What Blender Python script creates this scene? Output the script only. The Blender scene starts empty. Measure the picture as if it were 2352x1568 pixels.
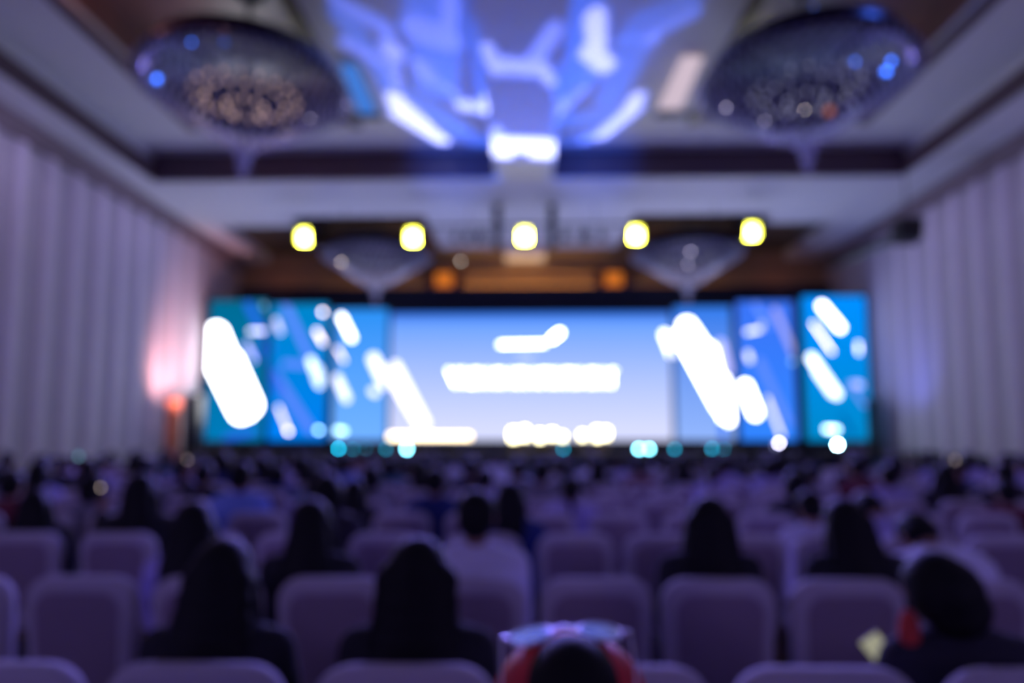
import bpy, bmesh, math, random
from mathutils import Vector, Matrix, Euler
R = math.radians
SC = bpy.context.scene
COL = SC.collection
random.seed(11)

# ------------------------------------------------------------------ camera
FPX, SHIFT = 1568.0, 80.0                       # focal length in pixels of a 2352 px wide frame
CAMP = Vector((0, 0, 1.47))
_p, _y = R(5.4), R(1.25)
CF = Matrix.Rotation(_y, 3, 'Z') @ Vector((0, math.cos(_p), math.sin(_p)))
CU = Matrix.Rotation(_y, 3, 'Z') @ Vector((0, -math.sin(_p), math.cos(_p)))
CR = Matrix.Rotation(_y, 3, 'Z') @ Vector((1, 0, 0))
cam_d = bpy.data.cameras.new('camera')
cam = bpy.data.objects.new('camera', cam_d)
COL.objects.link(cam)
cam_d.sensor_width = 36.0
cam_d.lens = 36.0 * FPX / 2352
cam_d.shift_y = SHIFT / 2352
cam_d.clip_start = 0.05
cam.location = CAMP
cam.rotation_euler = Matrix((CR, CU, -CF)).transposed().to_euler()
cam_d.dof.use_dof = True
cam_d.dof.focus_distance = 0.30                 # focused far too near: the whole hall is out of focus
cam_d.dof.aperture_fstop = 3.25
SC.camera = cam


def ray(px, py):
    return CR * ((px - 1176) / FPX) + CU * ((784 - py + SHIFT) / FPX) + CF


def atY(px, py, Y):
    d = ray(px, py)
    return CAMP + d * (Y / d.y)


def atZ(px, py, z):
    d = ray(px, py)
    return CAMP + d * ((z - CAMP.z) / d.z)


# ------------------------------------------------------------------ world, render look
w = bpy.data.worlds.new('world')
SC.world = w
w.use_nodes = True
w.node_tree.nodes['Background'].inputs[0].default_value = (0.02, 0.02, 0.05, 1)
w.node_tree.nodes['Background'].inputs[1].default_value = 0.3
SC.view_settings.view_transform = 'Standard'
SC.view_settings.look = 'None'
SC.view_settings.exposure = 0.0
SC.view_settings.gamma = 1.0
SC.cycles.use_denoising = True
SC.cycles.max_bounces = 5
SC.cycles.diffuse_bounces = 3
SC.cycles.sample_clamp_indirect = 4.0


def light(name, kind, loc, target, power, color, **kw):
    d = bpy.data.lights.new(name, kind)
    d.energy = power
    d.color = color
    for k, v in kw.items():
        setattr(d, k, v)
    o = bpy.data.objects.new(name, d)
    COL.objects.link(o)
    o.location = loc
    o.rotation_euler = (Vector(target) - Vector(loc)).to_track_quat('-Z', 'Y').to_euler()
    return o


# unseen fill lamps added behind the camera, bouncing off the ceiling and the side walls
LAV = (0.50, 0.38, 1.0)
light('unseen_rear_fill', 'AREA', (-5.5, -3.5, 2.2), (-7.5, 9, 9.5), 62, LAV, shape='RECTANGLE', size=2.5, size_y=0.6)
light('unseen_rear_fill', 'AREA', (5.5, -3.5, 2.2), (7.5, 9, 9.5), 62, LAV, shape='RECTANGLE', size=2.5, size_y=0.6)
# fill lamps added near the soffits to brighten the side walls
for sx in (-1, 1):
    for Y, e_ in ((5, 30), (11, 30), (16.4, 15)):
        light('added_wall_fill', 'AREA', (sx * 8.6 + 0.05, Y, 7.55), (sx * 10.2, Y, 3.0), e_, (0.58, 0.50, 0.95),
              shape='RECTANGLE', size=4.0, size_y=0.12)
# blue fill lamps added to brighten the audience and the seat tops
for x in (-6, -2, 2, 6):
    light('added_blue_fill', 'SPOT', (x, 17.0, 6.3), (x * 1.1, 4.2, 0.9), 4000, (0.22, 0.18, 1.0), spot_size=R(75), spot_blend=1.0, shadow_soft_size=.12)
# fill lamps added on the stage to brighten the cross beam
light('added_stage_fill', 'AREA', (-4.5, 19.2, 1.35), (-4.5, 15.5, 8), 150, (0.42, 0.45, 1.0), shape='RECTANGLE', size=5, size_y=0.2)
light('added_stage_fill', 'AREA', (4.5, 19.2, 1.35), (4.5, 15.5, 8), 150, (0.42, 0.45, 1.0), shape='RECTANGLE', size=5, size_y=0.2)


# ------------------------------------------------------------------ materials
def mat(name, base=(0.5, 0.5, 0.5), rough=0.7, metal=0.0, emit=None, estr=1.0, noise=None, nscale=20.0, bump=0.0,
        spec=0.5, alpha=None, trans=0.0):
    m = bpy.data.materials.new(name)
    m.use_nodes = True
    nt = m.node_tree
    b = nt.nodes['Principled BSDF']
    b.inputs['Base Color'].default_value = (*base, 1)
    b.inputs['Roughness'].default_value = rough
    b.inputs['Metallic'].default_value = metal
    b.inputs['Specular IOR Level'].default_value = spec
    b.inputs['Transmission Weight'].default_value = trans
    if emit:
        b.inputs['Emission Color'].default_value = (*emit, 1)
        b.inputs['Emission Strength'].default_value = estr
    if noise is not None:
        tc = nt.nodes.new('ShaderNodeTexCoord')
        n = nt.nodes.new('ShaderNodeTexNoise')
        n.inputs['Scale'].default_value = nscale
        n.inputs['Detail'].default_value = 4
        nt.links.new(tc.outputs['Object'], n.inputs['Vector'])
        mx = nt.nodes.new('ShaderNodeMix')
        mx.data_type = 'RGBA'
        mx.inputs['A'].default_value = (*base, 1)
        mx.inputs['B'].default_value = (*noise, 1)
        nt.links.new(n.outputs['Fac'], mx.inputs['Factor'])
        nt.links.new(mx.outputs['Result'], b.inputs['Base Color'])
        if bump:
            bp = nt.nodes.new('ShaderNodeBump')
            bp.inputs['Strength'].default_value = bump
            bp.inputs['Distance'].default_value = 0.01
            nt.links.new(n.outputs['Fac'], bp.inputs['Height'])
            nt.links.new(bp.outputs['Normal'], b.inputs['Normal'])
    return m


def emat(name, col, s=1.0):
    m = bpy.data.materials.new(name)
    m.use_nodes = True
    nt = m.node_tree
    nt.nodes.clear()
    e = nt.nodes.new('ShaderNodeEmission')
    e.inputs[0].default_value = (*col, 1)
    e.inputs[1].default_value = s
    o = nt.nodes.new('ShaderNodeOutputMaterial')
    nt.links.new(e.outputs[0], o.inputs[0])
    return m


M = {
    'plaster': mat('ceiling_plaster', (0.62, 0.61, 0.64), 0.8, noise=(0.56, 0.55, 0.60), nscale=3),
    'wood': mat('dark_ceiling_wood', (0.11, 0.065, 0.08), 0.45, noise=(0.08, 0.048, 0.062), nscale=6),
    'brown': mat('brown_ceiling_panel', (0.20, 0.065, 0.055), 0.3, noise=(0.09, 0.03, 0.035), nscale=1.2),
    'olive': mat('olive_ceiling_wood', (0.10, 0.085, 0.06), 0.5, noise=(0.06, 0.05, 0.04), nscale=4),
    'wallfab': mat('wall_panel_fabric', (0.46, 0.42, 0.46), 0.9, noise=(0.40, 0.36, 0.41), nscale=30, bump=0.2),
    'wallrib_lit': mat('lit_wall_rib_fabric', (0.66, 0.60, 0.68), 0.8, noise=(0.60, 0.55, 0.62), nscale=30),  # paler than the panels: light caught by the ribs, painted in
    'cornice': mat('wall_cornice', (0.22, 0.17, 0.19), 0.6, noise=(0.18, 0.14, 0.16), nscale=8),
    'carpet': mat('carpet', (0.05, 0.03, 0.04), 1.0, noise=(0.02, 0.015, 0.03), nscale=5),
    'black': mat('black_drape', (0.010, 0.014, 0.040), 0.9, noise=(0.006, 0.008, 0.024), nscale=8),
    'blackm': mat('black_metal', (0.02, 0.02, 0.022), 0.45, 0.3),
    'orangewall': mat('amber_wood_wall', (0.50, 0.30, 0.13), 0.5, noise=(0.36, 0.20, 0.09), nscale=4),
    'post': mat('maroon_post', (0.07, 0.015, 0.015), 0.6),
    'amber': mat('amber_glass', (0.5, 0.15, 0.02), 0.4, emit=(1.0, 0.28, 0.02), estr=0.42),
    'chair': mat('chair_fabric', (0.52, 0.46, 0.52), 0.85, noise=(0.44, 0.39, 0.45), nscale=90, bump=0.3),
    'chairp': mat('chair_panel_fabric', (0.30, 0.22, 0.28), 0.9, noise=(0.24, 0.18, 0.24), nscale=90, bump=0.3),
    'brass': mat('dull_brass', (0.30, 0.22, 0.12), 0.4, 0.8),
    'hair': mat('black_hair', (0.006, 0.005, 0.006), 0.6, noise=(0.003, 0.003, 0.004), nscale=60, spec=0.2),
    'hairred': mat('red_dyed_hair', (0.85, 0.03, 0.04), 0.5, noise=(0.5, 0.02, 0.03), nscale=60),
    'skin': mat('skin', (0.33, 0.17, 0.13), 0.6, noise=(0.28, 0.14, 0.11), nscale=20),
    'crystal': mat('crystal', (0.85, 0.85, 0.95), 0.25, 0.1, noise=(0.40, 0.42, 0.60), nscale=5),
    'navym': mat('dark_navy_metal', (0.02, 0.02, 0.055), 0.3, 0.4),
    'bulbw': emat('warm_bulb', (1.0, 0.66, 0.60), 0.75),
    'bulbc': emat('cool_bulb', (0.55, 0.55, 0.85), 0.45),
    'spark': emat('painted_sparkle', (1.0, 0.82, 0.68), 26),
    'sparkc': emat('pale_painted_sparkle', (0.80, 0.72, 1.0), 16),
    'blueglint': emat('blue_glint', (0.04, 0.17, 1.0), 7.5),
    'lampy': emat('yellow_white_lamp', (1.0, 0.97, 0.065), 110),
    'footc': emat('cyan_footlight', (0.0, 0.40, 0.62), 42),
    'footb': emat('pale_cyan_footlight', (0.22, 0.80, 1.0), 36),
    'footd': emat('dim_cyan_footlight', (0.0, 0.26, 0.42), 15),
    'footw': emat('white_blue_footlight', (0.45, 0.9, 1.0), 150),
    'footv': emat('lavender_footlight', (0.75, 0.72, 1.0), 45),
    'warmw': emat('warm_white_lamp', (1.0, 0.90, 0.52), 11),
    'warmd': emat('soft_warm_lamp', (1.0, 0.78, 0.48), 6),
    'phone': emat('phone_screen', (0.78, 0.76, 0.56), 0.42),
    'phonel': emat('phone_light', (1.0, 0.78, 0.72), 3.2),
    'phonec': emat('blue_phone_screen', (0.2, 0.45, 0.6), 4),
    'glass': mat('spectacle_lens', (0.55, 0.60, 0.68), 0.12, 0.7),
    'rim': mat('pale_spectacle_rim', (0.75, 0.75, 0.85), 0.3, 0.6),
    'orange': mat('orange_drape', (0.75, 0.30, 0.16), 0.8, noise=(0.6, 0.22, 0.12), nscale=10),
}
nt_ = M['crystal'].node_tree
tr_ = nt_.nodes.new('ShaderNodeBsdfTransparent')
ms_ = nt_.nodes.new('ShaderNodeMixShader')
ms_.inputs[0].default_value = 0.45
nt_.links.new(nt_.nodes['Principled BSDF'].outputs[0], ms_.inputs[1])
nt_.links.new(tr_.outputs[0], ms_.inputs[2])
nt_.links.new(ms_.outputs[0], nt_.nodes['Material Output'].inputs[0])
SHIRTS = {
    'black': (0.008, 0.008, 0.012), 'dark': (0.02, 0.018, 0.03), 'navy': (0.015, 0.03, 0.16),
    'blue': (0.22, 0.32, 0.80), 'white': (0.72, 0.70, 0.85), 'lavender': (0.42, 0.36, 0.70),
    'grey': (0.22, 0.20, 0.25), 'maroon': (0.16, 0.02, 0.04), 'red': (0.55, 0.05, 0.05), 'red_lit_skin_tone': (0.60, 0.05, 0.035), 'teal': (0.03, 0.12, 0.2),
}
CM = {k: mat(k + '_cloth', v, 0.9, noise=tuple(c * 0.8 for c in v), nscale=50) for k, v in SHIRTS.items()}
CM['trousers'] = mat('trouser_cloth', (0.02, 0.02, 0.03), 0.9, noise=(0.015, 0.015, 0.02), nscale=50)


# ------------------------------------------------------------------ mesh helpers
class MB:
    """collects vertices and faces; build() links them as one mesh object"""
    def __init__(s):
        s.v, s.f, s.m, s.mats = [], [], [], []

    def mi(s, m):
        if m is None:
            return 0
        if m not in s.mats:
            s.mats.append(m)
        return s.mats.index(m)

    def add(s, vs, fs, m=None, T=None):
        o = len(s.v)
        for p in vs:
            p = Vector(p)
            s.v.append(T @ p if T else p)
        k = s.mi(m)
        for f in fs:
            s.f.append([i + o for i in f])
            s.m.append(k)
        return s

    def box(s, a, b, m=None, T=None, bev=0.0):
        x0, y0, z0 = a
        x1, y1, z1 = b
        if bev <= 0:
            vs = [(x, y, z) for z in (z0, z1) for y in (y0, y1) for x in (x0, x1)]
            fs = [(0, 2, 3, 1), (4, 5, 7, 6), (0, 1, 5, 4), (2, 6, 7, 3), (0, 4, 6, 2), (1, 3, 7, 5)]
            return s.add(vs, fs, m, T)
        bm = bmesh.new()
        bmesh.ops.create_cube(bm, size=1)
        bmesh.ops.scale(bm, vec=(x1 - x0, y1 - y0, z1 - z0), verts=bm.verts)
        bmesh.ops.translate(bm, vec=((x0 + x1) / 2, (y0 + y1) / 2, (z0 + z1) / 2), verts=bm.verts)
        bmesh.ops.bevel(bm, geom=list(bm.edges), offset=bev, segments=2, affect='EDGES', profile=0.5)
        bm.verts.index_update()
        s.add([v.co.copy() for v in bm.verts], [[v.index for v in f.verts] for f in bm.faces], m, T)
        bm.free()
        return s

    def loft(s, rings, m=None, T=None, cap=True):
        n = len(rings[0])
        vs = [p for r in rings for p in r]
        fs = []
        for i in range(len(rings) - 1):
            for j in range(n):
                k = (j + 1) % n
                fs.append((i * n + j, i * n + k, (i + 1) * n + k, (i + 1) * n + j))
        if cap:
            fs.append(tuple(range(n - 1, -1, -1)))
            fs.append(tuple((len(rings) - 1) * n + j for j in range(n)))
        return s.add(vs, fs, m, T)

    def lathe(s, prof, n=16, m=None, T=None):
        return s.loft([[(r * math.cos(2 * math.pi * j / n), r * math.sin(2 * math.pi * j / n), z) for j in range(n)]
                       for r, z in prof], m, T)

    def cone(s, a, b, ra, rb, n=10, m=None, T=None, caps=2):
        """tapered limb with round ends from a to b"""
        a, b = Vector(a), Vector(b)
        d = b - a
        L = d.length
        d = d / L if L > 1e-6 else Vector((0, 0, 1))
        q = d.to_track_quat('Z', 'Y')
        prof = []
        if caps:
            for i in range(caps, 0, -1):
                t = i / (caps + 0.35) * math.pi / 2
                prof.append((ra * math.cos(t), -ra * math.sin(t)))
        prof.append((ra, 0))
        prof.append((rb, L))
        if caps:
            for i in range(1, caps + 1):
                t = i / (caps + 0.35) * math.pi / 2
                prof.append((rb * math.cos(t), L + rb * math.sin(t)))
        TT = Matrix.Translation(a) @ q.to_matrix().to_4x4()
        return s.lathe(prof, n, m, (T @ TT) if T else TT)

    def tube(s, pts, r, n=8, m=None, T=None):
        for i in range(len(pts) - 1):
            s.cone(pts[i], pts[i + 1], r, r, n, m, T, caps=1)
        return s

    def ball(s, c, rad, n=12, k=8, m=None, T=None):
        prof = [(math.sin(math.pi * (i + 0.001) / k), -math.cos(math.pi * (i + 0.001) / k)) for i in range(k)] + [(0.001, 1)]
        rx, ry, rz = (rad, rad, rad) if isinstance(rad, (int, float)) else rad
        TT = Matrix.Translation(c) @ Matrix.Diagonal((rx, ry, rz, 1))
        return s.lathe(prof, n, m, (T @ TT) if T else TT)

    def mesh(s, name, m=None, smooth=False):
        me = bpy.data.meshes.new(name)
        me.from_pydata([tuple(p) for p in s.v], [], s.f)
        if s.mats:
            for q in s.mats:
                me.materials.append(q)
            me.polygons.foreach_set('material_index', s.m)
        elif m:
            me.materials.append(m)
        if smooth:
            me.polygons.foreach_set('use_smooth', [True] * len(me.polygons))
        bm = bmesh.new()
        bm.from_mesh(me)
        if not s.mats:
            bmesh.ops.recalc_face_normals(bm, faces=bm.faces)
        bm.to_mesh(me)
        bm.free()
        me.update()
        return me

    def build(s, name, m=None, parent=None, smooth=False):
        return link(name, s.mesh(name, m, smooth), parent)


def link(name, me, parent=None):
    o = bpy.data.objects.new(name, me)
    COL.objects.link(o)
    if parent:
        o.parent = parent
    return o


def tag(o, label, cat, group=None, kind=None):
    if label:
        o['label'] = label
    if cat:
        o['category'] = cat
    if group:
        o['group'] = group
    if kind:
        o['kind'] = kind
    return o


def struct(o):
    o['kind'] = 'structure'
    return o


def empty(name, loc=(0, 0, 0), rz=0):
    o = bpy.data.objects.new(name, None)
    COL.objects.link(o)
    o.location = loc
    o.rotation_euler = (0, 0, rz)
    o.empty_display_size = 0.1
    return o


def copy_tree(o, parent=None):
    c = o.copy()
    COL.objects.link(c)
    if parent:
        c.parent = parent
    for ch in list(o.children):
        copy_tree(ch, c)
    return c


# ------------------------------------------------------------------ room shell
XL, XR, YB, YF = -9.95, 10.25, -6.0, 23.2
HC, HR, HD, HW = 7.67, 8.35, 9.0, 7.42
struct(MB().box((XL - .2, YB - .2, -.2), (XR + .2, YF + .2, 0)).build('floor', M['carpet']))


def wall(name, x, sgn):
    """tall fabric wall of 0.85 m upholstered bays with a rounded rib between bays"""
    prof = []
    y = YB
    while y < 19.9:
        for t, d in ((0.0, 0.10), (0.05, 0.115), (0.11, 0.10), (0.17, 0.045), (0.25, 0.015), (0.45, 0.0), (0.62, 0.02), (0.76, 0.06)):
            prof.append((y + t, x + sgn * d))
        y += 0.85
    prof.append((y, x))
    mb = MB()
    n = len(prof)
    vs = [(px, py, z) for z in (0, HW) for py, px in prof]
    fs = [(i, i + 1, n + i + 1, n + i) for i in range(n - 1)]
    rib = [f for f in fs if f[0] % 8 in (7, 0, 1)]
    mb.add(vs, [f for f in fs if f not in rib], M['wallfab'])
    mb.add(vs, rib, M['wallrib_lit'])
    mb.box((min(x, x - sgn * .2), YB, 0), (max(x, x - sgn * .2), YF, HC + .1), M['wallfab'])
    o = mb.build(name, None, smooth=False)
    return struct(o)


wall('wall_left', XL, 1)
wall('wall_right', XR, -1)
struct(MB().box((XL, YB - .2, 0), (XR, YB, HC)).build('wall_rear', M['wallfab']))
struct(MB().box((XL, YF, 0), (XR, YF + .2, HD)).build('wall_front', M['orangewall']))
for sgn, x in ((1, XL), (-1, XR)):
    mb = MB()
    a = 0.0
    for d, z0, z1 in ((0.20, HW - .10, HW + .10), (0.32, HW + .10, HC)):
        mb.box((min(x, x + sgn * d), YB, z0), (max(x, x + sgn * d), YF, z1))
    struct(mb.build('trim_1' if sgn > 0 else 'trim_2', M['cornice']))

# ceiling: low soffits and beams (plaster), raised bays, deep brown recesses
XS0, XS1, XB0, XB1 = -8.98, 8.90, -0.73, 0.62
Y0, Y1, Y2 = 4.2, 15.75, 18.35
mb = MB()
mb.box((XL, YB, HC), (XS0, YF, HD + .1))
mb.box((XS1, YB, HC), (XR, YF, HD + .1))
mb.box((XS0, YB, HC), (XS1, Y0, HD + .1))
mb.box((XS0, Y1, HC), (XS1, Y2, HD + .1))
mb.box((XB0, Y0, HC), (XB1, Y1, HD + .1))
mb.box((XB0, Y2, HC), (XB1, YF, HD + .1))
for a, b in ((XS0, XB0), (XB1, XS1)):
    ia, ib = ((a + 1.75, b - 3.1) if a < -1 else (a + 3.1, b - 1.75))
    ya, yb = 5.6, 14.35
    mb.box((a, Y0, HR), (ia, Y1, HR + .12))
    mb.box((ib, Y0, HR), (b, Y1, HR + .12))
    mb.box((ia, Y0, HR), (ib, ya, HR + .12))
    mb.box((ia, yb, HR), (ib, Y1, HR + .12))
struct(mb.build('ceiling', M['plaster']))
mb = MB()
for a, b in ((XS0, XB0), (XB1, XS1)):
    ia, ib = ((a + 1.75, b - 3.1) if a < -1 else (a + 3.1, b - 1.75))
    mb.box((ia, 5.6, HD), (ib, 14.35, HD + .1))
    for q in (ia, ib - .03):
        mb.box((q, 5.6, HR + .12), (q + .03, 14.35, HD))
    mb.box((ia, 14.32, HR + .12), (ib, 14.35, HD))
struct(mb.build('ceiling_recess', M['brown']))
mb = MB()
for a, b in ((XS0, XB0), (XB1, XS1)):
    mb.box((a, Y1 - .05, HC + .04), (b, Y1, HR))                      # far face of the near bay
    e = 0 if a < -1 else 1
    q = a if e == 0 else b - .05
    mb.box((q, Y0, HC + .04), (q + .05, Y1 - .05, HR - .25))
    # frame round the deep recess
    ia, ib = ((a + 1.75, b - 3.1) if a < -1 else (a + 3.1, b - 1.75))
    for q in (ia - .22, ib):
        mb.box((q, 5.6, HR - .07), (q + .22, 14.35, HR))
struct(mb.build('trim_3', M['wood']))
mb = MB()
mp = MB()
z = HC + .30
for a, b in ((XS0, XB0), (XB1, XS1)):
    c = -4.72 if a < -1 else 4.85
    l, r_ = c - 1.9, c + 1.9
    for p0, p1, ye in ((a, l, 19.2), (r_, b, 21.6)) if a < -1 else ((r_, b, 19.2), (a, l, 21.6)):
        mp.box((p0, Y2, HC + .002), (p1, ye, z + .1))
        mb.box((p0, ye, z), (p1, YF, z + .1))
    mb.box((l, Y2, z), (r_, Y2 + .5, z + .1))
    mb.box((l, Y2 + .5, HD - .2), (r_, YF, HD - .1))
    for q in (l - .04, r_):
        mb.box((q, Y2, HC + .01), (q + .04, YF, HD - .1))
struct(mp.build('ceiling_side_soffit', M['plaster']))
struct(mb.build('ceiling_front_bay', M['olive']))
# slot grilles and pale ribs on the raised ceiling, light on the ribs painted as glow
k = 0
for (pa, pb, m_) in (((815, 268), (880, 268), 'blackm'), ((1505, 264), (1590, 262), 'blackm')):
    A, B = atZ(*pa, HR - .02), atZ(*pb, HR - .02)
    o = MB().box((A.x, A.y - .07, HR - .05), (B.x, A.y + .07, HR)).build('air_vent', M[m_])
    tag(o, 'dark slot vent in the raised ceiling, ' + ('left' if k == 0 else 'right') + ' of the blue projected pattern', 'vent')
    k += 1
k = 0
for (pa, pb, w_) in (((800, 150), (845, 255), .14), ((1590, 130), (1538, 245), .18)):
    A, B = atZ(*pa, HR - .06), atZ(*pb, HR - .06)
    d = (B - A).normalized()
    s = Vector((-d.y, d.x, 0)) * w_
    mb = MB()
    mb.loft([[A - s, A + s, A + s - Vector((0, 0, .05)), A - s - Vector((0, 0, .05))],
             [B - s * 1.3, B + s * 1.3, B + s * 1.3 - Vector((0, 0, .05)), B - s * 1.3 - Vector((0, 0, .05))]])
    e = emat('painted_rib_light', ((0.06, 0.22, 0.75), (0.75, 0.60, 0.72))[k], (0.9, 0.85)[k])
    o = mb.build('lit_ceiling_rib', e)
    tag(o, ('long pale ceiling rib with blue light painted on, by the left chandelier', 'long pale ceiling rib with pink light painted on, by the right chandelier')[k], 'ceiling rib')
    k += 1

# front wall details: ledges, amber lanterns between maroon posts
mb = MB()
for z in (5.9, 6.35, 6.8, 7.2):
    mb.box((XL, YF - .10, z), (XR, YF, z + .10))
struct(mb.build('trim_4', M['orangewall']))
for i, px in enumerate((1020, 1410)):
    p = atY(px, 648, YF - .2)
    r = empty('wall_lantern', (p.x, YF - .1, p.z))
    for sx in (-1, 1):
        MB().box((sx * .46 - .16, -.12, -.45), (sx * .46 + .16, 0.0, .45), bev=.02).build('side_post', M['post'], r)
    MB().box((-.30, -.10, -.36), (.30, -.01, .36), bev=.03).build('lamp_shade', M['amber'], r)
    tag(r, 'glowing amber wall lantern between dark red posts, ' + ('left' if i == 0 else 'right') + ' one above the screens', 'lantern')
for i, (x0, x1) in enumerate(((-6.9, -3.8), (-3.4, 3.4), (3.8, 6.9))):
    light('pelmet_warm_light', 'AREA', ((x0 + x1) / 2, 22.85, 6.05), ((x0 + x1) / 2, 23.25, 7.1), (8, 105, 8)[i],
          (1.0, 0.60, 0.22), shape='RECTANGLE', size=x1 - x0, size_y=0.15)
for i, px in enumerate((640, 1795)):
    p = atY(px, 640, 22.4)
    light('corner_amber_light', 'POINT', (p.x, 22.3, 6.7), (0, 0, 0), 2, (1.0, 0.35, 0.15), shadow_soft_size=.1)

# ------------------------------------------------------------------ stage
st = MB().box((-9.8, 18.95, 0), (10.1, 22.9, 1.18)).build('stage', M['black'])
tag(st, 'low black stage running the full width under the screens', 'stage')
st2 = MB().box((-9.8, 18.90, 1.12), (10.1, 18.95, 1.18)).build('edge_strip', mat('stage_edge', (0.10, 0.08, 0.06), .5), st)
# black drapes behind and beside the screens
dz = atY(1215, 657, 22.6).z


def drape(name, x0, x1, y, z0, z1, label):
    mb = MB()
    n = max(4, int((x1 - x0) / .12))
    vs, fs = [], []
    for zz in (z0, z1):
        for i in range(n + 1):
            vs.append((x0 + (x1 - x0) * i / n, y + .03 * math.cos(i * 1.7), zz))
    for i in range(n):
        fs.append((i, i + 1, n + 2 + i, n + 1 + i))
    k = len(vs)
    vs += [(v[0], v[1] + .06, v[2]) for v in vs[:]]
    fs += [tuple(q + k for q in reversed(f)) for f in fs[:]]
    mb.add(vs, fs)
    return tag(mb.build(name, M['black'], smooth=True), label, 'curtain')


drape('backdrop_curtain', -9.8, 10.1, 22.6, 1.2, dz, 'wide black curtain hanging behind the row of screens')
pl = atY(452, 1000, 20.5)
drape('wing_curtain', -9.8, atY(472, 900, 20.4).x, 20.4, 1.2, 5.95, 'black curtain at the left end of the screens')
drape('wing_curtain', atY(2003, 900, 20.3).x - .05, 10.12, 20.5, 1.2, 5.95, 'black curtain at the right end of the screens')


# ------------------------------------------------------------------ screens
def clip(poly, u0, u1, v0, v1):
    def cl(p, inside, inter):
        out = []
        for i in range(len(p)):
            a, b = p[i - 1], p[i]
            if inside(b):
                if not inside(a):
                    out.append(inter(a, b))
                out.append(b)
            elif inside(a):
                out.append(inter(a, b))
        return out
    for ax, lim, s in ((0, u0, 1), (0, u1, -1), (1, v0, 1), (1, v1, -1)):
        if not poly:
            break
        poly = cl(poly, lambda q: (q[ax] - lim) * s >= 0,
                  lambda a, b: tuple(a[k] + (b[k] - a[k]) * (lim - a[ax]) / (b[ax] - a[ax]) for k in (0, 1)))
    return poly


def capsule(p0, p1, r, n=10):
    (x0, y0), (x1, y1) = p0, p1
    a = math.atan2(y1 - y0, x1 - x0)
    pts = []
    for i in range(n + 1):
        t = a + math.pi / 2 + math.pi * i / n
        pts.append((x0 + r * math.cos(t), y0 + r * math.sin(t)))
    for i in range(n + 1):
        t = a - math.pi / 2 + math.pi * i / n
        pts.append((x1 + r * math.cos(t), y1 + r * math.sin(t)))
    return pts


SE = {}


def scol(c, s):
    k = (c, s)
    if k not in SE:
        SE[k] = emat('screen_glow', c, s)
    return SE[k]


def grad(name, c0, c1, s, bias=0.0):
    """screen background that runs from c0 (bottom) to c1 (top)"""
    m = emat(name, c0, s)
    nt = m.node_tree
    e = [n for n in nt.nodes if n.type == 'EMISSION'][0]
    tc = nt.nodes.new('ShaderNodeTexCoord')
    sp = nt.nodes.new('ShaderNodeSeparateXYZ')
    nt.links.new(tc.outputs['Generated'], sp.inputs[0])
    cr = nt.nodes.new('ShaderNodeValToRGB')
    cr.color_ramp.elements[0].color = (*c0, 1)
    cr.color_ramp.elements[1].color = (*c1, 1)
    cr.color_ramp.elements[0].position = bias
    nt.links.new(sp.outputs['Z'], cr.inputs[0])
    nt.links.new(cr.outputs[0], e.inputs[0])
    return m


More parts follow.
